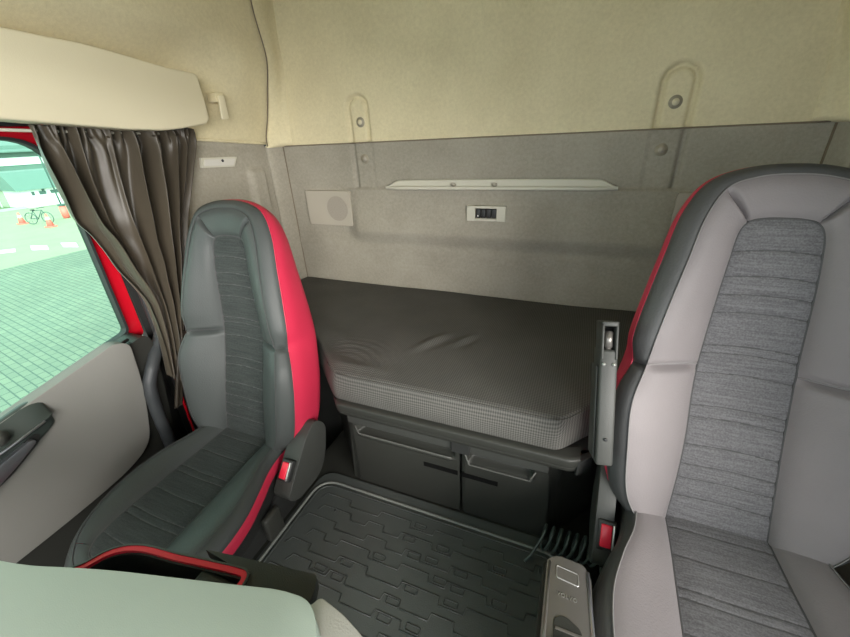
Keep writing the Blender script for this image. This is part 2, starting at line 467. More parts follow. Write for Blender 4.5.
for nm, x in (('trim_8', -1.329), ('trim_9', .617)): struct(obj(nm, tube([(x, 1.532, -.022), (x, 1.532, -.95)], .003, 6), M['seam']))
sm = []
for i in range(50):
    z = -.02 + i / 49 * .76; w = .10 * sstep(0, .32, z) + .08 * sstep(.3, .8, z)
    sm.append((-1.353 + w, 1.462 + cdy(z) + .010 * sin((z - .02) * 22) * sstep(-.02, .05, z) * sstep(.5, .2, z), z))
struct(obj('trim_7', tube(sm, .0024, 6), M['seam']))
# seam strip under the side liner
sb = tube([(-1.362, y, zs(y) + .001) for y in [.7 + i * .04 for i in range(8, 20)]], .0055, 8)
struct(obj('trim_3', sb, M['beige']))

# right wall (mostly behind the driver's seat), with a side window opening
XR = .672
b = bmesh.new(); box(XR, XR + .05, .40, 1.55, -1.45, .76, bm=b); box(XR, XR + .05, -.65, .40, .12, .76, bm=b); box(XR, XR + .05, -.65, .40, -1.45, -.58, bm=b)
wrr = struct(obj('wall_right', b, M['taupe'], smooth=False))
obj('upper_liner', box(.56, .715, 1.56, 1.60, .02, .76), M['beige'], wrr, smooth=False)
# ceiling
struct(obj('ceiling', box(-1.42, XR + .05, -.65, 1.58, .745, .785), M['beige'], smooth=False))
# windscreen header and lower bulkhead (behind the viewer)
b = bmesh.new(); box(-1.42, XR + .05, -.69, -.65, .45, .785, bm=b); box(-1.42, XR + .05, -.69, -.65, -1.45, -.62, bm=b)
struct(obj('wall_front', b, M['black'], smooth=False))
# floor pan and raised engine tunnel
b = bmesh.new(); box(-1.42, XR, -.65, 1.56, -1.50, -1.45, bm=b)
fl = struct(obj('floor', b, M['black'], smooth=False))
def tun(u, v):
    prof = [(-.865, -1.45), (-.855, -1.14), (-.838, -1.113), (-.81, -1.108), (.10, -1.108), (.14, -1.113), (.16, -1.14), (.17, -1.45)]
    k = u * 7; i = min(6, int(k)); f = k - i
    return (prof[i][0] * (1 - f) + prof[i + 1][0] * f, -.3 + v * 1.5, prof[i][1] * (1 - f) + prof[i + 1][1] * f)
obj('engine_tunnel', grid(tun, 28, 20), M['char'], fl)

# ------------------------------------------------------------------ coat hook, reading lamp, overhead cabinet
xh = -1.31
t = thing('coat_hook', 'small cream coat hook on the beige side liner by the cabinet', 'hook', (xh, 1.21, .08))
obj('base_plate', prism(roundpoly([(1.184, .172), (1.222, .172), (1.218, .140), (1.182, .140)], .006, 3), 0, -1.33, -1.288, .002), M['beige'], t)
hk = prism(roundpoly([(1.192, .162), (1.216, .162), (1.214, .086), (1.182, .084)], .006, 3), 0, -1.288, -1.280, .002)
obj('hook_arm', hk, M['beige_plastic'], t)
t = thing('reading_lamp', 'flush clear reading lamp on the grey side panel behind the curtain', 'lamp', (-1.37, 1.19, -.08))
pts = [(1.115, -.040), (1.285, -.046), (1.262, -.083), (1.108, -.075)]
obj('bezel', prism(roundpoly(pts, .004, 3), 0, -1.385, -1.362, .002), M['cream_plastic'], t, smooth=False)
pts = [(1.126, -.047), (1.272, -.052), (1.255, -.077), (1.120, -.069)]
obj('lens', prism(roundpoly(pts, .003, 3), 0, -1.38, -1.3595, .001), M['lens'], t, smooth=False)
obj('switch', cyl((-1.358, 1.205, -.056), (1, 0, 0), .0055, .006, 20, .002), M['black'], t)

pts = [(.30, .275), (.622, .263), (.70, .259), (.783, .256), (.847, .249), (.925, .238), (1.001, .227), (1.104, .221), (1.113, .212), (1.117, .146), (1.117, .084), (1.100, .069), (1.0, .055), (.938, .050), (.836, .053), (.545, .077), (.30, .09)]
t = thing('overhead_cabinet', 'long cream overhead side cabinet above the curtain', 'cabinet', (-1.3, .7, .05))
obj('door_panel', prism(pts, 0, -1.34, -1.268, .007, 3), M['beige_plastic'], t)
bk = [(y, z + (.012 if z < .15 else -.012)) for y, z in pts]
obj('body', prism([(y - .015, z + (.02 if z < .15 else 0)) for y, z in bk], 0, -1.352, -1.335), M['beige'], t, smooth=False)

# ------------------------------------------------------------------ curtain
Lc = [(.618, .071), (.620, .007), (.625, -.058), (.636, -.137), (.645, -.186), (.668, -.224), (.684, -.275), (.702, -.342), (.728, -.422), (.737, -.488), (.728, -.608), (.700, -.735)]
Rc = [(1.083, .058), (1.086, .014), (1.045, -.070), (.998, -.165), (.965, -.240), (.925, -.340), (.899, -.408), (.865, -.490), (.835, -.565), (.809, -.634), (.770, -.720), (.735, -.790)]
def curt(s, v):
    a = catmull(Lc, v * 11); c = catmull(Rc, v * 11)
    g = s + .02 * sin(s * 17 + 1) * sin(pi * v)
    y = a[0] + (c[0] - a[0]) * g; z = a[1] + (c[1] - a[1]) * g
    ph = 2 * pi * (8.3 * s + .35 * sin(5 * s + 1.3) + .25 * sin(3 * v + 4 * s))
    amp = (.018 + .030 * sstep(0, .25, v)) * (1 - .45 * sstep(.6, 1, v)) * (.6 + .4 * sin(9 * s + 2))
    x = -1.332 + amp * sin(ph) + .010 * sin(2.4 * ph + 5 * v) * exp(-v * 5) + .008 * noise.noise(Vector((s * 9, v * 7, 0)))
    y += .006 * cos(ph) * sstep(0, .15, v)
    if v < .05: z += .005 * sin(ph * 1.7)
    if v < .10: x += .009 * sin(ph * 2.9) * sstep(.10, .03, v)
    x += .020 * sstep(.8, 1, v)
    return (x, y, z)
t = thing('curtain', 'bronze satin curtain gathered beside the left window', 'curtain', (-1.33, .86, -.87))
obj('drape', grid(curt, 260, 150), M['curtain'], t)
def tail(u, v):
    yc = interp([(0, .80), (.4, .745), (1, .682)], v); z = -.60 - v * .262
    return (-1.306 + .008 * sin(u * pi) + .003 * sin(u * 9), yc + (u - .5) * .034, z)
g = grid(tail, 14, 30); bmesh.ops.solidify(g, geom=g.faces[:] + g.edges[:] + g.verts[:], thickness=.006)
obj('hanging_edge', g, M['curtain'], t)
obj('curtain_rail', tube([(-1.346, .28, .072), (-1.346, .62, .056), (-1.346, 1.06, .040)], .004, 8), M['cream_plastic'])
tag(bpy.data.objects['curtain_rail'], 'thin pale curtain rail under the overhead cabinet', 'rail')

# ------------------------------------------------------------------ door with window (left)
d = bpy.data.objects.new('door_1', None); C.objects.link(d); d.location = (-1.4, .3, -1.45 + Z0); d['o'] = (-1.4, .3, -1.45); struct(d)
def ring(outer, inner, xa, xb):
    """flat frame between two outlines with the same number of points, thickness in x"""
    b = bmesh.new(); n = len(outer)
    A = [b.verts.new((xb, *p)) for p in outer]; B = [b.verts.new((xb, *p)) for p in inner]
    A2 = [b.verts.new((xa, *p)) for p in outer]; B2 = [b.verts.new((xa, *p)) for p in inner]
    for i in range(n):
        j = (i + 1) % n
        b.faces.new((A[i], A[j], B[j], B[i])); b.faces.new((A2[i], B2[i], B2[j], A2[j]))
        b.faces.new((A[i], A2[i], A2[j], A[j])); b.faces.new((B[i], B[j], B2[j], B2[i]))
    return b
win = [(-.35, .040), (.705, .040), (.698, -.582), (.330, -.664), (-.35, -.82)]
def win_ring(off):
    p = [(-.35 - off, .040 + off), (.705 + off, .040 + off), (.698 + off, -.582 - off * .7), (.330, -.664 - off), (-.35 - off, -.82 - off)]
    return roundpoly(p, [.1, .115 + off * .8, .02, .02, .1], 10)
w0 = win_ring(0); w1 = win_ring(.008); w2 = win_ring(.056)
gp = prism(w1, 0, -1.478, -1.473); obj('window_glass', gp, M['glass'], d, smooth=False)
obj('window_seal', ring(w1, w0, -1.485, -1.455), M['rubber'], d, smooth=False)
obj('painted_frame', ring(w2, w1, -1.50, -1.468), M['red_paint'], d, smooth=False)
# weatherstrip following the rear edge and top
wsp = [(-1.43, y, .083) for y in (-.3, .0, .3, .6)] + [(-1.43, .70, .080), (-1.43, .750, .05), (-1.43, .772, .0), (-1.43, .778, -.2), (-1.43, .780, -.4), (-1.43, .778, -.62), (-1.43, .775, -1.1)]
obj('weatherstrip', tube([catmull(wsp, i / 60 * (len(wsp) - 1)) for i in range(61)], .014, 10), M['rubber'], d)
# lower door body: dark surround with sill on top
body = [(-.6, -.850), (.33, -.664), (.700, -.582), (.722, -.61), (.700, -.80), (.65, -1.10), (.60, -1.42), (-.6, -1.42)]
obj('door_trim', prism(roundpoly(body, [0, 0, .03, .03, .1, .05, .02, 0], 5), 0, -1.47, -1.372, .012, 3), M['char'], d, smooth=False)
pad = [(-.6, -.828), (.395, -.606), (.600, -.560), (.642, -.580), (.626, -.76), (.575, -.960), (.47, -1.005), (.20, -1.028), (-.6, -1.04)]
obj('door_pad', prism(roundpoly(pad, [0, 0, .02, .025, .3, .06, .1, .2, 0], 6), 0, -1.40, -1.352, .014, 4), M['doorpad'], d)
lowr = [(-.6, -1.10), (.20, -1.07), (.46, -1.045), (.60, -.99), (.56, -1.40), (-.6, -1.40)]
obj('sill_strip', tube([(-1.392, -.5, -.832), (-1.392, .33, -.655), (-1.392, .66, -.582)], .006, 8), M['black'], d)
def podf(u, v):
    y = -.35 + u * .74; e = sqrt(max(0, 1 - ((y - .33) / .06) ** 2)) if y > .33 else 1
    zt_ = -.612 - (.37 - y) * .235; zr = -.660 - (.385 - y) * .21; zb = -.722 - (.36 - y) * .36 if y < .36 else -.722
    sec = [(-1.372, zt_ + .004), (-1.352, zt_), (-1.322, zr + .006), (-1.314, zr), (-1.320, zr - .007), (-1.336, zr - .016), (-1.340, zb + .01), (-1.372, zb)]
    p = catmull(sec, v * 7); return (-1.372 + (p[0] + 1.372) * (e ** .5), y, p[1] * 1 + (zr - p[1]) * (1 - e) * .6)
hp = obj('handle_pod', grid(podf, 80, 40), M['dgreen'], d)
obj('bright_edge', tube([(-1.3145, -.1, -.760), (-1.3145, .29, -.680), (-1.316, .355, -.666)], .0035, 8), M['chrome'], hp)
rec = [(-.05, -.80), (.13, -.765), (.26, -.727), (.318, -.694), (.338, -.700), (.330, -.722), (.24, -.775), (.0, -.84)]
obj('recess', prism(roundpoly(rec, .02, 4), 0, -1.350, -1.3335, .002), M['black'], hp, smooth=False)
lev = [(-.02, -.81), (.17, -.757), (.205, -.722), (.235, -.722), (.315, -.700), (.322, -.712), (.26, -.750), (.17, -.795), (-.02, -.845)]
obj('door_handle', prism(roundpoly(lev, .012, 4), 0, -1.338, -1.322, .005, 3), M['chrome'], hp)
obj('knob', cyl((-1.318, .262, -.650), (1, .2, .3), .020, .03, 24, .006), M['grey_plastic'], hp)
obj('door_shell', box(-1.52, -1.475, -.6, .785, -1.45, -.70), M['black'], d, smooth=False)
obj('air_vent_slots', box(-1.405, -1.392, .56, .62, -.600, -.590, .002), M['black'], d)

# body opening and lower black pillar trim behind the door
b = bmesh.new(); box(-1.47, -1.40, .790, 1.5, -1.45, .09, bm=b); box(-1.50, -1.47, .762, 1.5, -1.45, .12, bm=b)
struct(obj('trim_4', b, M['black'], smooth=False))
struct(obj('trim_5', tube([(-1.412, .772, -.55), (-1.408, .768, -.75), (-1.402, .755, -.95), (-1.40, .745, -1.2)], .0045, 8), M['red_paint']))
# top of the door opening
struct(obj('trim_6', box(-1.53, -1.51, .70, .80, .05, .14, bm=box(-1.50, -1.40, -.65, .80, .11, .30)), M['black'], smooth=False))
# grab handle on the pillar
gh = [(-1.42, .800, -.585), (-1.395, .770, -.612), (-1.378, .732, -.645), (-1.352, .678, -.692), (-1.345, .642, -.750), (-1.345, .630, -.84), (-1.345, .628, -.95), (-1.36, .635, -1.05), (-1.41, .68, -1.13)]
t = thing('grab_handle', 'black rubber grab handle curving down between door and left seat', 'handle', (-1.38, .71, -1.13))
obj('grip', tube([catmull(gh, i / 90 * 8) for i in range(91)], lambda a: .0215 - .0012 * abs(sin(a * 40)), 16), M['handle'], t)

# ------------------------------------------------------------------ bunk: mattress and locker base
def front_y(x):
    pts = [(-1.33, 1.0), (-.90, .985), (-.83, .935), (-.68, .795), (-.652, .775), (-.60, .773), (-.02, .773), (.010, .775), (.03, .795), (.13, .915), (.20, .985), (.30, 1.0), (.64, 1.0)]
    return sum(interp(pts, x + d) for d in (-.008, -.004, 0, .004, .008)) / 5
def matt(u, v):
    x = -1.325 + u * 1.955
    yf = front_y(x); ZB = -.731; ZT = -.640
    # path: underside, front face, rolled edge, top, back
    if v < .04: y = yf + .04 * (1 - v / .04); z = ZB
    elif v < .22:
        f = (v - .04) / .18; y = yf - .012 * sin(pi * f) * .6 + .012 * f; z = ZB + (ZT - .008 - ZB) * f
        z += .004 * sin(pi * f) * noise.noise(Vector((x * 8, f * 2, 3)))
    elif v < .30:
        f = (v - .22) / .08; a = f * pi / 2; y = yf + .012 + .014 * (1 - cos(a)) ; z = ZT - .008 + .008 * sin(a)
    else:
        f = (v - .30) / .70; y0 = yf + .026; y = y0 + (1.528 - y0) * f; z = ZT
    if v >= .22:
        k = sstep(.22, .4, v)
        z -= .014 * sstep(.8, 1.4, y) * k; z += .008 * k * sin(pi * max(0, min(1, (y - .78) / .75)))
        z += .006 * k * noise.noise(Vector((x * 3, y * 3, 0)))
        # crease bulges and folds
        for (cx, cy, dx, dy, wl_, ws, h) in ((-.43, 1.05, .5, 1, .07, .016, .007), (-.40, 1.04, .5, 1, .06, .014, -.003), (-.33, 1.09, .5, 1, .05, .014, .006), (-.305, 1.08, .5, 1, .05, .012, -.003),
                                             (-.70, .86, 1, -.6, .09, .022, .009), (-.74, .90, 1, -.9, .09, .018, -.006), (-.60, .83, 1, .0, .10, .02, .008), (-.76, .99, .9, -.6, .12, .03, .006)):
            n = sqrt(dx * dx + dy * dy); a_ = ((x - cx) * dx + (y - cy) * dy) / n; c_ = (-(x - cx) * dy + (y - cy) * dx) / n
            z += k * h * exp(-(a_ / wl_) ** 2 - (c_ / ws) ** 2)
        for i in range(9):  # fine pull lines around the left corner
            r = sqrt((x + .66) ** 2 + (y - .80) ** 2)
        z += k * .0014 * sin(r * 230) * exp(-((r - .12) / .08) ** 2) * (1 if x < -.45 else 0)
    return (x, y, z)
t = thing('bunk_mattress', 'charcoal woven mattress on the bunk behind the seats', 'mattress', (CX, 1.1, -.733))
obj('cover', grid(matt, 260, 150), M['mattress'], t)
sl = []
for i in range(60):
    u = .315 + i / 59 * .43; p = matt(u, .235); sl.append((p[0], p[1] - .002, p[2] + .001))
obj('edge_seam', tube(sl, .0022, 6), M['mattress'], t)

t = thing('bunk_locker', 'black storage locker under the bunk with two front flaps', 'locker', (CX, 1.1, -1.107))
foot = [(-.852, 1.50), (-.852, 1.02), (-.675, .830), (.030, .830), (.14, .96), (.14, 1.50)]
b = prism(roundpoly(foot, [0, .03, .03, .03, .03, 0], 4), 2, -1.107, -.79)
for v in b.verts:
    if v.co.z > -.9 and v.co.y < .9: v.co.x = CX + (v.co.x - CX) * .97
obj('carcass', b, M['char'], t, smooth=False)
obj('side_box', box(-1.33, -.87, 1.08, 1.52, -1.448, -.753), M['black'], t, smooth=False)
obj('side_box', box(.19, .60, 1.10, 1.52, -1.448, -.753), M['black'], t, smooth=False)
lid = [(-1.32, 1.52), (-1.32, 1.04), (-.86, 1.00), (-.682, .800), (-.662, .775), (.050, .775), (.082, .800), (.225, .99), (.60, 1.04), (.60, 1.52)]
obj('bunk_board', prism(roundpoly(lid, [0, 0, .02, .02, .02, .03, .02, 0, 0, 0], 4), 2, -.756, -.740, .004), M['black'], t, smooth=False)
def rail(u, v):
    x = -.650 + u * .715; r = sstep(0, .02, u) * sstep(1, .97, u)
    sec = [(.80, -.7325), (.768, -.7315), (.757, -.733), (.752, -.739), (.753, -.757), (.758, -.763), (.758, -.768), (.766, -.782), (.80, -.788)]
    p = catmull(sec, v * 8); return (x, p[0] + (1 - r) * .012, p[1])
obj('front_rail', grid(rail, 60, 40), M['char'], t)
obj('rail_end', prism(roundpoly([(.060, .757), (.098, .800), (.088, .815), (.05, .80)], .008, 3), 2, -.785, -.740, .004), M['black'], t, smooth=False)
# fascia behind the rail, then flaps
obj('fascia', box(-.640, -.004, .795, .828, -.842, -.780, .004), M['arm'], t, smooth=False)
obj('latch_block', box(-.278, -.222, .786, .80, -.842, -.793, .003), M['black'], t, smooth=False)
def flap(xa, xb, slot, side):
    fy = .800; top = -.846; bot = -1.106
    dr = [(xa, top), (xb, top), (xb + (.018 if side > 0 else 0), bot), (xa - (.018 if side < 0 else 0), bot)]
    hx0, hx1 = (xa + .025, xb - .012) if side < 0 else (xa + .012, xb - .035)
    # flap with a scooped handle along its top edge: front face pieces around the scoop
    b = bmesh.new()
    sc = .050
    def f(u, v):
        x = xa + (xb - xa) * u; z = top + (bot - top) * v
        x += (.018 * side) * v * (u if side > 0 else 1 - u)
        y = fy
        # scoop depth grows to one side like the photographed trapezoid
        e = sstep(hx0, hx0 + .02, x) * sstep(hx1, hx1 - .02, x)
        dz = top - z
        depth = .030 * e * sstep(sc * (.75 if side < 0 else 1) , sc * .55, dz)
        y += depth
        y -= .006 * e * exp(-((dz - sc * .80) / .006) ** 2)
        y += .006 * sstep(.012, 0, min(x - xa, xb + .02 - x))
        return (x, y, z)
    grid(f, 60, 90, bm=b)
    o = obj('locker_door', b, M['char'], t)
    zc = -.935
    obj('slot', box(slot[0], slot[1], fy - .0015, fy + .004, zc - .012, zc + .006, .001), M['void'], o, smooth=False)
    xs = [hx0 + .012 + (hx1 - hx0 - .024) * i / 20 for i in range(21)]
    zz = top - sc * .80 if side > 0 else top - sc * .66
    pth = [(hx0, fy - .001, top - .006)] + [(x, fy - .004, zz) for x in xs] + ([(hx1, fy - .001, top - .006)] if side > 0 else [])
    obj('handle_lip', tube(pth, .0028, 8), M['grey_plastic'], o)
flap(-.640, -.256, (-.375, -.262), -1)
flap(-.250, -.002, (-.248, -.139), 1)

# ------------------------------------------------------------------ tunnel mat
MZ = -1.100
t = thing('floor_mat', 'black rubber floor mat with stepped groove pattern between the seats', 'mat', (-.35, .4, MZ - .007))
mo = roundpoly([(-.765, -.2), (-.772, .790), (.07, .790), (.07, -.2)], [.05, .06, .05, .05], 8)
obj('base_sheet', prism(mo, 2, MZ - .007, MZ, .002), M['mat'], t, smooth=False)
mr = roundpoly([(-.752, -.19), (-.758, .752), (.056, .752), (.056, -.19)], [.05, .075, .05, .05], 8)
obj('raised_rim', tube([(x, y, MZ) for x, y in mr], .0048, 8, closed=True), M['matrim'], t)
mi = roundpoly([(-.738, -.18), (-.744, .737), (.042, .737), (.042, -.18)], [.04, .06, .04, .04], 8)
b = tube([(x, y, MZ + .0005) for x, y in mi], .0028, 6, closed=True)
rs = random.Random(5)
def ridge(pts, closed=False): tube([(x, y, MZ + .0006) for x, y in pts], .0019, 5, closed=closed, bm=b)
row = 0; y = .705
while y > -.12:
    x = -.725 + rs.uniform(0, .04) + (row % 2) * .03; path = [(x - .012, y - .022), (x, y)]; cur = y
    while x < .02:
        x2 = min(x + rs.uniform(.045, .11), .030); path.append((x2, cur))
        if x2 < .03:
            cur2 = y - .020 if cur == y else y
            path.append((x2 + .004, cur2))
            if rs.random() < .32:   # little rounded box beside a jog
                cx_ = x2 + .034; cy_ = cur2 + (.013 if cur2 < cur else -.013)
                ridge(roundpoly([(cx_ - .018, cy_ - .007), (cx_ + .018, cy_ - .007), (cx_ + .018, cy_ + .009), (cx_ - .018, cy_ + .009)], .003, 2), True)
            cur = cur2
        x = x2 + .004
    path.append((x, cur - .016)); ridge(path); y -= .043; row += 1
obj('tread_pattern', b, M['matridge'], t)
obj('rivet', cyl((-.64, .655, MZ + .001), (0, 0, 1), .0035, .003, 14), M['rubber'], t)

# ------------------------------------------------------------------ seats
def arch(half):
    """left half control points bottom->top centre, as (u,v,n); returns the full 23-point arch, left side first"""
    return [(-u, v, n) for u, v, n in half] + [(u, v, n) for u, v, n in half[:-1][::-1]]
BS = arch([(.095, -.04, 0), (.086, .10, 0), (.083, .20, -.008), (.084, .28, -.018), (.083, .35, -.022), (.080, .42, -.018), (.076, .50, -.009), (.071, .57, -.002), (.065, .625, 0), (.052, .648, 0), (.028, .655, 0), (0, .656, 0)])
BB = arch([(.140, -.020, .048), (.186, .060, .062), (.202, .18, .068), (.206, .27, .066), (.188, .345, .042), (.180, .41, .050), (.165, .49, .047), (.147, .57, .037), (.129, .65, .025), (.100, .708, .014), (.053, .730, .006), (0, .735, .005)])
BO = arch([(.150, -.016, .005), (.214, .045, .018), (.238, .165, .030), (.236, .275, .030), (.211, .345, .012), (.219, .40, .022), (.204, .49, .017), (.186, .575, .010), (.166, .66, .000), (.130, .722, -.01), (.070, .750, -.02), (0, .757, -.02)])
BK = arch([(.150, -.020, -.11), (.196, .045, -.125), (.208, .18, -.13), (.204, .275, -.13), (.198, .345, -.13), (.188, .41, -.125), (.172, .49, -.115), (.156, .575, -.10), (.138, .65, -.088), (.108, .70, -.08), (.058, .725, -.075), (0, .730, -.075)])
CS = arch([(.093, -.06, 0), (.096, .08, 0), (.100, .17, 0), (.104, .26, 0), (.107, .33, 0), (.106, .38, -.002), (.100, .42, -.006), (.082, .448, -.012), (.055, .460, -.016), (.03, .464, -.018), (.015, .465, -.018), (0, .465, -.018)])
CB = arch([(.152, -.06, .026), (.166, .08, .034), (.194, .165, .038), (.214, .24, .034), (.217, .31, .027), (.207, .37, .016), (.178, .425, .002), (.130, .465, -.014), (.090, .482, -.024), (.050, .492, -.028), (.025, .494, -.029), (0, .495, -.029)])
CO = arch([(.170, -.06, .002), (.184, .08, .004), (.215, .165, .006), (.240, .24, .003), (.247, .31, -.004), (.238, .38, -.014), (.206, .445, -.03), (.150, .493, -.050), (.102, .512, -.060), (.055, .522, -.066), (.03, .524, -.067), (0, .525, -.067)])
def shift(A, du, dn):
    return [(u * (1 + du), v, n + dn) for u, v, n in A]
CR = [(u * 1.02, v, n - .034) for u, v, n in CO]
CK = [(u * .93, v - .01, n - .105) for u, v, n in CO]

def seat(name, label, J, th, pitch, mats, extras):
    lb, lc = extras.get('left', (1, 1))
    lea, dark, clo, rd, st, outer = mats
    J = Vector(J)
    def BP(p):
        p = (p[0] * (lb if p[0] < -.1 else 1) - (.1 * (1 - lb) if p[0] < -.1 else 0), p[1], p[2])
        return J + Vector((p[0], p[1] * sin(th) - p[2] * cos(th), p[1] * cos(th) + p[2] * sin(th)))
    def CP(p):
        p = (p[0] * (lc if p[0] < -.1 else 1) - (.1 * (1 - lc) if p[0] < -.1 else 0), p[1], p[2])
        return J + Vector((p[0], -p[1] * cos(pitch) + p[2] * sin(pitch), p[1] * sin(pitch) + p[2] * cos(pitch)))
    root = thing(name, label, 'seat', (J.x, J.y - .2, -1.45))
    def patch(nm, m, A, B, t0, t1, nt, ns, T, bulge=.008, parent=None, ends=(1, 1), edge=.6):
        def base(a, s):
            tt = t0 + (t1 - t0) * a
            p = Vector(catmull(A, tt)); q = Vector(catmull(B, tt)); return p.lerp(q, s)
        def f(a, s):
            p = base(a, s); e = 1e-3
            da = base(min(1, a + e), s) - base(max(0, a - e), s); ds = base(a, min(1, s + .02)) - base(a, max(0, s - .02))
            n = da.cross(ds)
            if n.length > 1e-12: n.normalize()
            ref = p - Vector((0, min(p.y, .45), -.12))
            if n.dot(ref) < 0: n = -n
            prof = 1 - abs(2 * s - 1) ** 3
            en = 1.
            L = abs(t1 - t0)
            if ends[0]: en = min(en, sstep(-.02, .20, a * L))
            if ends[1]: en = min(en, sstep(-.02, .20, (1 - a) * L))
            return T(p + n * bulge * (prof * en - (.6 * (1 - en) * (prof ** .5))))
        return obj(nm, grid(f, nt, ns), m, parent or root)
    def insert(nm, m, A, T, ribs, n0=11, amp=.003, dish=-.006):
        sag = [(0, 0), (.2, -.002), (.35, -.006), (.5, -.003), (.65, 0)] if T is BP else [(0, 0)]
        tab = [(0., 0.)]; pv = catmull(A, 0)
        for i in range(1, 1101):
            c = catmull(A, n0 * i / 1100); tab.append((tab[-1][0] + abs(c[1] - pv[1]) + .6 * abs(c[0] - pv[0]), n0 * i / 1100)); pv = c
        tot = tab[-1][0]; taus = []; q = 0
        for i in range(421):
            while q < 1099 and tab[q + 1][0] < tot * i / 420: q += 1
            (d0, t0), (d1, t1) = tab[q], tab[q + 1]; taus.append(min(n0, t0 + (t1 - t0) * (tot * i / 420 - d0) / max(1e-9, d1 - d0)))
        def f(a, s):
            tt = taus[round(a * 420)]
            l = catmull(A, tt); r = catmull(A, 22 - tt)
            u = l[0] + (r[0] - l[0]) * s; v = (l[1] + r[1]) / 2; n = (l[2] + r[2]) / 2
            w = 1 - (2 * s - 1) ** 2
            n += interp(sag, v) * w + .007 * (1 - abs(2 * s - 1) ** 4) * min(1, (1 - a) * 14)
            cv = v - .006 * w
            for rv in ribs: n -= amp * exp(-(abs(cv - rv) / .004) ** 1.2)
            return T((u, v, n))
        o = obj(nm, grid(f, 420, 20), m, root)
        o.data.materials.append(M['dstitch'])
        for i in range(420):
            v = (catmull(A, taus[i])[1] + catmull(A, taus[i + 1])[1]) / 2
            for j in range(20):
                cv = v - .006 * (1 - (2 * (j + .5) / 20 - 1) ** 2)
                if min(abs(cv - rv) for rv in ribs) < .0011: o.data.polygons[i * 20 + j].material_index = 1
        return o
    bribs = [.590, .540, .503, .466, .395, .378, .334, .262, .236, .175, .130, .098, .055]
    cribs = [.03, .10, .17, .19, .255, .32, .34, .40, .45]
    insert('backrest_insert', clo, BS, BP, bribs)
    for nm, a, b_ in (('lower_bolster', 0, 4), ('upper_bolster', 4, 9), ('headrest_pad', 9, 13), ('upper_bolster', 13, 18), ('lower_bolster', 18, 22)):
        patch(nm, lea, BS, BB, a, b_, 50, 14, BP, .012 if nm != 'headrest_pad' else .010)
    for a, b_ in ((0, 4), (4, 18), (18, 22)):
        patch('edge_band', outer, BB, BO, a, b_, 120 if b_ == 18 else 40, 8, BP, .008)
    o = patch('backrest_side', rd, BO, BK, 0, 22, 160, 10, BP, .013, ends=(0, 0))
    def backf(a, s):
        l = catmull(BK, a * 11); r = catmull(BK, 22 - a * 11)
        return BP((l[0] + (r[0] - l[0]) * s, (l[1] + r[1]) / 2, (l[2] + r[2]) / 2 - .015 * (1 - (2 * s - 1) ** 4) * min(1, (1 - a) * 8)))
    obj('back_shell', grid(backf, 60, 12), M['char'], root)
    def stitch(A, a, b_, T, r=.0013, lift=.0025, nm='stitching', m=None):
        pts = []
        for i in range(181):
            p = catmull(A, a + (b_ - a) * i / 180); pts.append(T((p[0], p[1], p[2] + lift)))
        return obj(nm, tube(pts, r, 5), m or st, root)
    for tt in (4, 18):
        pa = Vector(catmull(BS, tt)); pb = Vector(catmull(BB, tt))
        obj('stitching', tube([BP(pa.lerp(pb, i / 12) + Vector((0, .004, .0))) for i in range(13)], .0013, 5), st, root)
    stitch(BB, .15, 3.9, BP); stitch(BB, 4.1, 17.9, BP); stitch(BB, 18.1, 21.85, BP)
    stitch(BS, .3, 21.7, BP, .0026, -.0006, 'piping', M['dstitch'])
    stitch(BO, .1, 21.9, BP, .0018, .0, 'piping', rd)
    # diagonal creases either side of the head pad are the gaps between pads; cushion
    insert('cushion_insert', clo, CS, CP, cribs, amp=.0018)
    patch('cushion_bolster', lea, CS, CB, 0, 6.5, 70, 14, CP, .010, ends=(0, 0))
    patch('cushion_front', lea, CS, CB, 6.5, 15.5, 50, 14, CP, .006, ends=(0, 0))
    patch('cushion_bolster', lea, CS, CB, 15.5, 22, 70, 14, CP, .010, ends=(0, 0))
    patch('cushion_edge', outer, CB, CO, 0, 22, 140, 8, CP, .007, ends=(0, 0))
    patch('cushion_side', extras['cside'], CO, CR, 0, 22, 140, 6, CP, .004, ends=(0, 0))
    patch('cushion_skirt', M['black'], CR, CK, 0, 22, 100, 6, CP, .0, ends=(0, 0))
    stitch(CB, .2, 21.8, CP); stitch(CS, .3, 21.7, CP, .0026, -.0006, 'piping', M['dstitch'])
    # pan and pedestal
    zt = J.z - .09
    obj('seat_pan', box(J.x - .17, J.x + .17, J.y - .44, J.y + .06, zt - .035, zt + .01, .01), M['black'], root)
    if extras['bellows']:
        def bel(u, v):
            a = u * 2 * pi; k = 1 - .05 * abs(sin(v * 5 * pi)); zz = -1.42 + v * (zt - .03 + 1.42)
            sx = .17 * k; sy = .19 * k
            cu = abs(cos(a)) ** .35 * (1 if cos(a) > 0 else -1); su = abs(sin(a)) ** .35 * (1 if sin(a) > 0 else -1)
            return (J.x + sx * cu, J.y - .22 + sy * su, zz)
        obj('suspension_bellows', grid(bel, 48, 50), M['rubber'], root)
    else:
        obj('pedestal', box(J.x - .18, J.x + .18, J.y - .42, J.y - .02, -1.42, zt - .03, .02), M['black'], root)
    obj('floor_plate', box(J.x - .20, J.x + .20, J.y - .46, J.y + .02, -1.449, -1.41, .01), M['char'], root)
    return root, BP, CP

def recline(root, J, side, ol):
    """plastic cover over the recliner on the aisle side, with the belt buckle on its sloping front"""
    J = Vector(J)
    xi = J.x + side * .200; xo = J.x + side * (.261 if side > 0 else .238)
    pts = [(J.y + a, J.z + b) for a, b in ol]
    cvr = obj('recliner_cover', prism(roundpoly(pts, [.012, .025, .03, .04, .04, .03, .02], 5), 0, min(xi, xo), max(xi, xo), .012, 3), M['arm'], root)
    return cvr
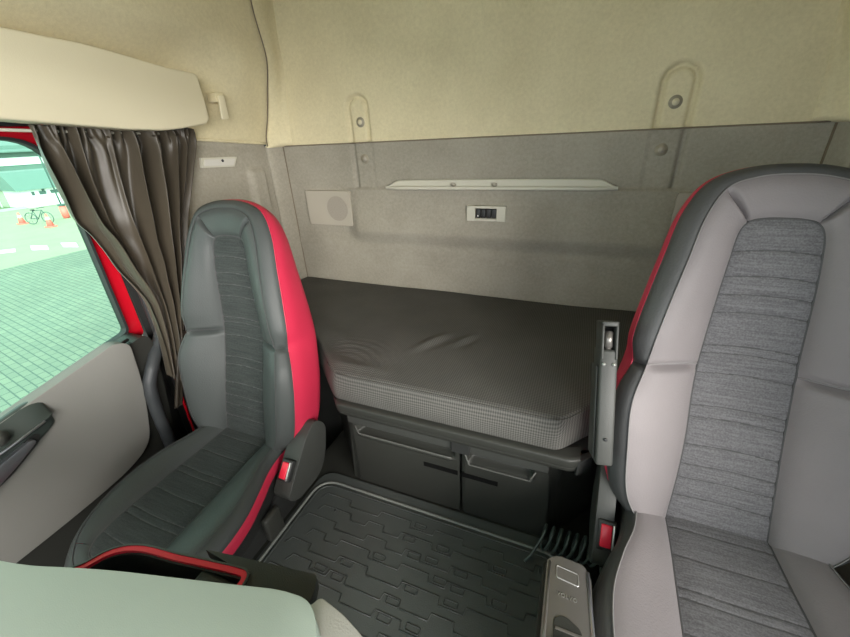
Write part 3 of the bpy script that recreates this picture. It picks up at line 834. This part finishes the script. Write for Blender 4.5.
# outline of the cover relative to the joint (y, z)
OL = [(-.003, .065), (.049, .095), (.094, .043), (.066, -.063), (.024, -.113), (-.090, -.112), (-.125, -.070)]
JL = (-.966, .672, -.883); JR = (.347, .728, -.800)
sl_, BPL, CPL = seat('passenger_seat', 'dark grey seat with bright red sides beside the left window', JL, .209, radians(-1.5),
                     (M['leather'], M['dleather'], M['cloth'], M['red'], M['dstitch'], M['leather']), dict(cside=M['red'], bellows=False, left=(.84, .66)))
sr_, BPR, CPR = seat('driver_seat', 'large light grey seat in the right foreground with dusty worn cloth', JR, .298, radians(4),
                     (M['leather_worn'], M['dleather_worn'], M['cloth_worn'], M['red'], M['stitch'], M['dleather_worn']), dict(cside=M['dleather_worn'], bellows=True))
def buckle(root, c, ang, side):
    R = Matrix.Translation(c) @ Matrix.Rotation(ang, 4, 'X')
    o = obj('belt_buckle', xform(box(-.019, .019, -.012, .012, -.032, .032, .004), R), M['black'], root)
    obj('release_button', xform(box(-.013, .010, -.017, -.008, -.024, .024, .003), R), M['red_plastic'], o)
    obj('buckle_frame', xform(box(.011, .016, -.0165, -.008, -.027, .027, .002), R), M['steel'], o)
cl = recline(sl_, JL, 1, OL); cr = recline(sr_, JR, -1, OL)
buckle(sl_, (-.733, .596, -.889), radians(-40), 1)
buckle(sr_, (.134, .652, -.826), radians(-38), -1)
# driver's folded armrest: frame in its own axes
bot = Vector((.098, .655, -.625)); top = Vector((.073, .770, -.358))
az = (top - bot).normalized(); ax = Vector((1, .15, 0)); ax = (ax - az * ax.dot(az)).normalized(); ay = az.cross(ax)
RA = Matrix(((ax.x, ay.x, az.x, bot.x), (ax.y, ay.y, az.y, bot.y), (ax.z, ay.z, az.z, bot.z), (0, 0, 0, 1)))
Ln = (top - bot).length
arm = obj('armrest', xform(box(-.0165, .0165, -.012, .055, 0, Ln - .055, .005), RA), M['arm'], sr_)
b = bmesh.new()
box(-.0155, -.0105, -.014, .045, Ln - .075, Ln, .002, bm=b); box(.0105, .0155, -.014, .045, Ln - .075, Ln, .002, bm=b); box(-.0155, .0155, -.014, .045, Ln - .008, Ln + .002, .002, bm=b)
obj('hinge_fork', xform(b, RA), M['arm'], arm)
obj('hinge_gap', xform(box(-.0105, .0105, .012, .045, Ln - .075, Ln - .008), RA), M['black'], arm)
b = cyl((0, .0, Ln - .035), (0, 0, 1), .0085, .034, 20, .002)
cyl((0, .0, Ln - .060), (0, 0, 1), .0055, .018, 16, bm=b)
obj('roller', xform(b, RA), M['bronze_grey'], arm)
for sx in (-.0095, .0095): obj('screw', xform(cyl((sx, -.0135, Ln - .084), (0, 1, 0), .0035, .004, 14, .001), RA), M['steel'], arm)
obj('stop_hole', xform(cyl((0, -.0125, .055), (0, 1, 0), .0035, .004, 14), RA), M['rubber'], arm)
b = box(-.0205, -.0168, .0, .050, .01, Ln - .09, .0015); obj('side_rib', xform(b, RA), M['arm'], arm)
# belt stalk / bracket behind left seat foot
obj('seat_rail', box(-.745, -.722, .47, .53, -1.05, -.96, .008), M['char'], sl_)

# ------------------------------------------------------------------ gear lever console beside driver's seat
t = thing('gear_console', 'metallic grey console lid standing beside the right seat cushion', 'console', (.065, .40, -1.099))
cz = -.75
def CC(x, y, z): return (x, y, z)
out = [(.022, .502), (.040, .515), (.088, .512), (.101, .490), (.112, .30), (.030, .26), (.026, .30)]
obj('pedestal', prism([(.028, .490), (.092, .490), (.102, .27), (.034, .27)], 2, -1.099, cz - .045, .006), M['black'], t, smooth=False)
b = prism(roundpoly(out, [.008, .01, .01, .01, .005, .005, .01], 4), 2, cz - .050, cz, .007, 3)
body = obj('body', b, M['bronze_grey'], t)
obj('side_cheek', prism(roundpoly([(.016, .495), (.0245, .505), (.028, .27), (.019, .27)], .002, 2), 2, cz - .07, cz - .008, .003), M['black'], t, smooth=False)
obj('bright_edge', tube([(.0275, .498, cz - .001), (.030, .40, cz - .001), (.032, .28, cz - .001)], .0028, 8), M['bronze_grey'], t)
obj('bright_edge', tube([(.0945, .500, cz - .001), (.1045, .40, cz - .001), (.109, .30, cz - .001)], .0035, 8), M['chrome'], t)
fr = roundpoly([(.040, .494), (.078, .490), (.080, .468), (.042, .472)], .003, 3)
obj('button_frame', tube([(x, y, cz + .0005) for x, y in fr], .0011, 6, closed=True), M['steel'], t)
obj('button', prism(roundpoly([(.0415, .4925), (.0768, .4888), (.0785, .4695), (.0435, .4735)], .002, 3), 2, cz - .002, cz + .001, .0005), M['bronze_grey'], t, smooth=False)
# raised lettering
cu = bpy.data.curves.new('lettering', 'FONT'); cu.body = 'VOLVO'; cu.size = .0095; cu.extrude = .0005; cu.space_character = 1.15; cu.align_x = 'CENTER'
tmp = bpy.data.objects.new('tmp_text', cu); C.objects.link(tmp)
dg = bpy.context.evaluated_depsgraph_get(); me = bpy.data.meshes.new_from_object(tmp.evaluated_get(dg)); bpy.data.objects.remove(tmp)
b = bmesh.new(); b.from_mesh(me)
xform(b, Matrix.Translation((.0615, .440, cz + .0006)) @ Matrix.Rotation(radians(-4), 4, 'Z'))
obj('lettering', b, M['steel'], t, smooth=False)
obj('grip_recess', prism(roundpoly([(.043, .402), (.058, .412), (.088, .398), (.092, .30), (.045, .30)], [.005, .01, .01, .005, .005], 4), 2, cz - .004, cz + .0015, .001), M['char'], t, smooth=False)
for k in range(3): obj('recess_rib', box(.046, .088, .385 - k * .018, .390 - k * .018, cz + .001, cz + .003, .001), M['bronze_grey'], t, smooth=False)
obj('knob', cyl((.068, .345, cz + .008), (0, 0, 1), .021, .018, 28, .006), M['rubber'], t)

t.location.x -= .006
# coiled cable
pts = []
for i in range(300):
    a = i / 299; tt = a * 7.2 * 2 * pi + 1
    pts.append((.000 + a * .150 + .008 * sin(tt), .762 - .028 * cos(tt), -1.052 + .040 * sin(tt)))
pts = [(-.035, .700, -1.092), (-.02, .72, -1.085)] + pts + [(.160, .74, -1.08), (.175, .68, -1.085)]
tag(obj('coiled_cable', tube(pts, .0042, 8), M['cable']), 'dark coiled cable lying behind the console at the foot of the locker', 'cable')

# ------------------------------------------------------------------ dashboard corner and tray
t = thing('dashboard', 'pale grey-green dashboard top across the lower left corner', 'dashboard', (-.7, -.05, -.62))
do = [(-1.30, .00), (-.90, .03), (-.61, .062), (-.489, .103), (-.358, .137), (-.262, .163), (-.226, .166), (-.203, .150), (-.14, .02), (-.10, -.30), (-1.30, -.30)]
obj('top_pad', prism(roundpoly(do, [0, .1, .1, .2, .1, .02, .014, .014, .1, 0, 0], 6), 2, -.50, -.45, .007, 3), M['dash'], t)
si = [(-.238, .168), (-.230, .184), (-.196, .178), (-.158, .166), (-.075, .118), (-.060, .085), (-.060, -.28), (-.12, -.28), (-.19, .10)]
obj('side_trim', prism(roundpoly(si, [.006, .006, .01, .02, .04, .03, 0, 0, .02], 4), 2, -.515, -.480, .006), M['dash_side'], t)
obj('lower_body', prism([(-1.28, -.03), (-.62, .035), (-.36, .10), (-.22, .11), (-.13, -.28), (-1.28, -.28)], 2, -.56, -.50), M['black'], t, smooth=False)
obj('chin', prism([(-.190, .118), (-.150, .120), (-.07, -.28), (-.12, -.28)], 2, -.80, -.516, .004), M['char'], t, smooth=False)
# storage bin with red lining
zt = -.500
rimp = [(-.600, .085), (-.572, .108), (-.560, .130), (-.548, .143), (-.530, .153), (-.505, .160), (-.46, .166), (-.414, .174), (-.365, .182), (-.350, .182), (-.343, .172), (-.343, .14)]
N_ = 60
rp = [catmull(rimp, i / N_ * (len(rimp) - 1)) for i in range(N_ + 1)]
def wall(off0, off1, za, zb, nm, m, par):
    b = bmesh.new(); cols = []
    for i, p in enumerate(rp):
        a_ = Vector(rp[max(0, i - 1)]); c_ = Vector(rp[min(N_, i + 1)]); tv = (c_ - a_).normalized(); n = Vector((-tv.y, tv.x))
        o0 = Vector(p) + n * off0; o1 = Vector(p) + n * off1
        cols.append([b.verts.new((o0.x, o0.y, za)), b.verts.new((o0.x, o0.y, zb)), b.verts.new((o1.x, o1.y, zb)), b.verts.new((o1.x, o1.y, za))])
    for A, B in zip(cols, cols[1:]):
        for k in range(4): b.faces.new((A[k], A[(k + 1) % 4], B[(k + 1) % 4], B[k]))
    b.faces.new(cols[0][::-1]); b.faces.new(cols[-1])
    return obj(nm, b, m, par, smooth=False)
bn = wall(.0, .0022, -.60, zt, 'storage_bin', M['dgreen'], t)
wall(-.007, .0005, -.56, zt - .0015, 'red_lining', M['red_plastic'], bn)
wall(-.0095, -.006, -.60, zt - .006, 'inner_wall', M['rubber'], bn)
obj('bin_floor', prism([(-.59, .05), (-.56, .12), (-.53, .145), (-.35, .172), (-.345, .10)], 2, -.60, -.59), M['rubber'], bn, smooth=False)
obj('divider', box(-.415, -.345, .10, .170, -.59, -.508, .006), M['char'], bn)
obj('tray_flap', prism(roundpoly([(-.431, .186), (-.261, .213), (-.251, .192), (-.25, .15), (-.343, .14), (-.345, .180)], [.004, .006, .006, .004, .004, .004], 3), 2, -.522, -.503, .003), M['char'], t, smooth=False)

# ------------------------------------------------------------------ outside yard
G = -2.6
struct(obj('ground', box(-13.6, 3, -12, 30, G - .2, G), M['pavers'], smooth=False))
struct(obj('road', box(-60, -13.6, -20, 60, G - .2, G), M['mortar'], smooth=False))
def dash(c, lab):
    b = prism([(p[0], p[1]) for p in c], 2, G, G + .012); tag(obj('crossing_stripe', b, M['white'], smooth=False), lab, 'road marking', 'white crossing stripes')
dash([(-16.9, 5.2), (-16.2, 5.85), (-15.7, 5.65), (-16.4, 5.0)], 'white painted stripe on the yard nearest the window front')
dash([(-16.15, 6.2), (-15.55, 6.36), (-14.85, 6.08), (-15.4, 5.9)], 'white painted stripe in the middle of the crossing row')
dash([(-15.5, 6.7), (-14.95, 6.85), (-14.2, 6.52), (-14.75, 6.4)], 'white painted stripe beside the curtain edge')
tag(obj('kerb', prism([(-28.6, 6), (-28.15, 11.35), (-27.95, 11.35), (-28.3, 6)], 2, G, G + .12), M['kerb'], smooth=False), 'pale concrete kerb along the grass verge', 'kerb')
tag(obj('grass_verge', prism([(-44, 4), (-44, 11.3), (-28.7, 11.3), (-28.7, 4)], 2, G, G + .06), M['grass'], smooth=False), 'grassy verge behind the kerb', 'grass')
t = thing('booth', 'white booth with teal sheet roof beyond the yard', 'building', (-28.5, 12.6, G))
obj('wall', box(-29.8, -28, 11.45, 16, G - .1, -1.70), M['white'], t, smooth=False)
obj('roof', prism([(-30.2, -1.62), (-27.7, -1.70), (-28.6, -.80), (-30.2, -.75)], 1, 11.15, 16.5), M['teal_roof'], t, smooth=False)
for y, w in ((11.86, .12), (12.2, .3), (12.72, .4)): obj('window', box(-28.05, -27.97, y, y + w, -2.0, -1.82), M['teal_dark'], t, smooth=False)
obj('drain_pipe', box(-28.0, -27.9, 12.36, 12.44, -1.85, -1.66), M['teal_dark'], t, smooth=False)
t = thing('warehouse', 'large pale teal warehouse filling the background', 'building', (-46, 18, G))
obj('wall', box(-50, -46, 8, 40, G, .8), M['teal_roof'], t, smooth=False)
obj('white_band', box(-45.98, -45.9, 8, 40, -.75, -.15), M['white'], t, smooth=False)
obj('roof', prism([(-51, 1.6), (-45, .35), (-45, .25), (-51, .8)], 1, 8, 40), M['teal_roof'], t, smooth=False)
t = thing('yard_shed', 'low teal shed left of the white booth', 'building', (-45, 14, G))
obj('wall', box(-48 + 2.2, -44.2, 11.5, 16.5, G, -.75), M['teal_dark'], t, smooth=False)
obj('roof', box(-45.8, -43.9, 11.3, 16.7, -.75, -.5), M['teal_roof'], t, smooth=False)
for (y, x) in ((11.0, -29.5), (10.3, -30)):
    tag(obj('fence_post', tube([(x, y, G + .06), (x, y, G + 1.4)], .03, 8), M['white']), 'thin pale fence post on the verge' if y > 10.8 else 'thin pale fence post farther left on the verge', 'post')
tag(obj('lamp_pole', tube([(-21.3, 9.84, G + .61), (-21.3, 9.84, G + 5)], .03, 8), M['teal_dark']), 'slim dark pole rising out of the red barrel', 'pole')
t = thing('barrel', 'red and white traffic barrel around the slim pole', 'barrel', (-21.3, 9.84, G))
obj('drum', cyl((-21.3, 9.84, G + .26), (0, 0, 1), .13, .52, 24, .03), M['orange'], t)
obj('band', cyl((-21.3, 9.84, G + .56), (0, 0, 1), .135, .08, 24, .02), M['teal_dark'], t)
def cone(x, y, h, lab):
    t = thing('traffic_cone', lab, 'traffic cone', (x, y, G), 'orange traffic cones')
    obj('base', box(x - .15, x + .15, y - .15, y + .15, G, G + .05, .01), M['orange'], t)
    obj('body', cyl((x, y, G + .05 + h / 2), (0, 0, 1), .115, h, 20, r2=.025), M['orange'], t)
    r = lambda f: .115 + (.025 - .115) * f
    obj('white_band', cyl((x, y, G + .05 + h * .62), (0, 0, 1), r(.5) + .008, h * .2, 20, r2=r(.72) + .008), M['white'], t)
cone(-19.45, 8.36, .46, 'orange and white traffic cone right of the bicycle')
cone(-21.8, 8.50, .42, 'small traffic cone left of the bicycle')
# bicycle
t = thing('bicycle', 'dark bicycle parked between the two traffic cones', 'bicycle', (-20.9, 8.75, G))
A = Vector((-21.1, 8.55, G + .24)); Bv = Vector((-20.5, 8.83, G + .24)); dv = (Bv - A).normalized()
def circ(c, r, n=36): return [c + dv * (r * cos(2 * pi * i / n)) + Vector((0, 0, r * sin(2 * pi * i / n))) for i in range(n)]
for c in (A, Bv):
    w = obj('wheel', tube(circ(c, .225), .014, 8, closed=True), M['bike'], t)
    sp_ = bmesh.new()
    for i in range(8): tube([c, circ(c, .22, 8)[i]], .004, 4, bm=sp_)
    obj('spokes', sp_, M['bike'], w)
bb = A.lerp(Bv, .42) + Vector((0, 0, -.04)); stp = A.lerp(Bv, .30) + Vector((0, 0, .30)); hd = A.lerp(Bv, .84) + Vector((0, 0, .31))
b = bmesh.new()
for p, q in ((A, bb), (A, stp), (bb, stp), (bb, hd), (stp, hd), (hd, Bv)): tube([p, q], .014, 6, bm=b)
obj('frame', b, M['bike'], t)
obj('saddle', box(stp.x - .09, stp.x + .09, stp.y - .05, stp.y + .05, stp.z + .015, stp.z + .05, .012), M['rubber'], t)
sd = Vector((-dv.y, dv.x, 0)); obj('handlebar', tube([hd + Vector((0, 0, .08)) - sd * .18, hd + Vector((0, 0, .10)), hd + Vector((0, 0, .08)) + sd * .18], .012, 6), M['bike'], t)

# ------------------------------------------------------------------ light
w = bpy.data.worlds.new('World'); bpy.context.scene.world = w; w.use_nodes = True
nt = w.node_tree; bg = nt.nodes['Background']
tc = nt.nodes.new('ShaderNodeTexCoord'); sp = nt.nodes.new('ShaderNodeSeparateXYZ'); nt.links.new(tc.outputs['Generated'], sp.inputs[0])
rpn = nt.nodes.new('ShaderNodeValToRGB'); rpn.color_ramp.elements[0].position = .45; rpn.color_ramp.elements[0].color = (.75, .81, .84, 1)
rpn.color_ramp.elements[1].position = .75; rpn.color_ramp.elements[1].color = (.95, 1, 1.03, 1)
nt.links.new(sp.outputs['Z'], rpn.inputs['Fac']); nt.links.new(rpn.outputs['Color'], bg.inputs['Color'])
bg.inputs['Strength'].default_value = 3.1
def sun(name, direction, energy, ang, col):
    l = bpy.data.lights.new(name, 'SUN'); l.energy = energy; l.angle = radians(ang); l.color = col
    o = bpy.data.objects.new(name, l); C.objects.link(o)
    o.rotation_euler = Vector(direction).to_track_quat('-Z', 'Y').to_euler(); o.location = (0, -3, 5)
sun('hazy_sun', (-1, .9, -.40), 8.5, 45, (1, .955, .90))

# ------------------------------------------------------------------ camera
f = 379.118
R = ((.92588213, .12548758, -.35636378), (.37500144, -.42008358, .82637988), (-.04600216, -.8987673, -.4360059))  # rows: world axes in (right, down, forward)
mw = Matrix(((R[0][0], -R[0][1], -R[0][2], 0), (R[1][0], -R[1][1], -R[1][2], 0), (R[2][0], -R[2][1], -R[2][2], Z0), (0, 0, 0, 1)))
cam = bpy.data.cameras.new('Camera'); co = bpy.data.objects.new('Camera', cam); C.objects.link(co)
co.matrix_world = mw; cam.sensor_fit = 'HORIZONTAL'; cam.sensor_width = 36; cam.lens = 36 * f / 850; cam.clip_start = .01; cam.clip_end = 500
sc = bpy.context.scene; sc.camera = co
sc.view_settings.view_transform = 'Standard'; sc.view_settings.look = 'None'; sc.view_settings.gamma = 1; sc.view_settings.use_curve_mapping = False
sc.view_settings.exposure = 0.17
sc.cycles.use_denoising = True
sc.cycles.max_bounces = 8; sc.cycles.diffuse_bounces = 5; sc.cycles.transparent_max_bounces = 12
for o in bpy.data.objects:
    if 'o' in o: del o['o']
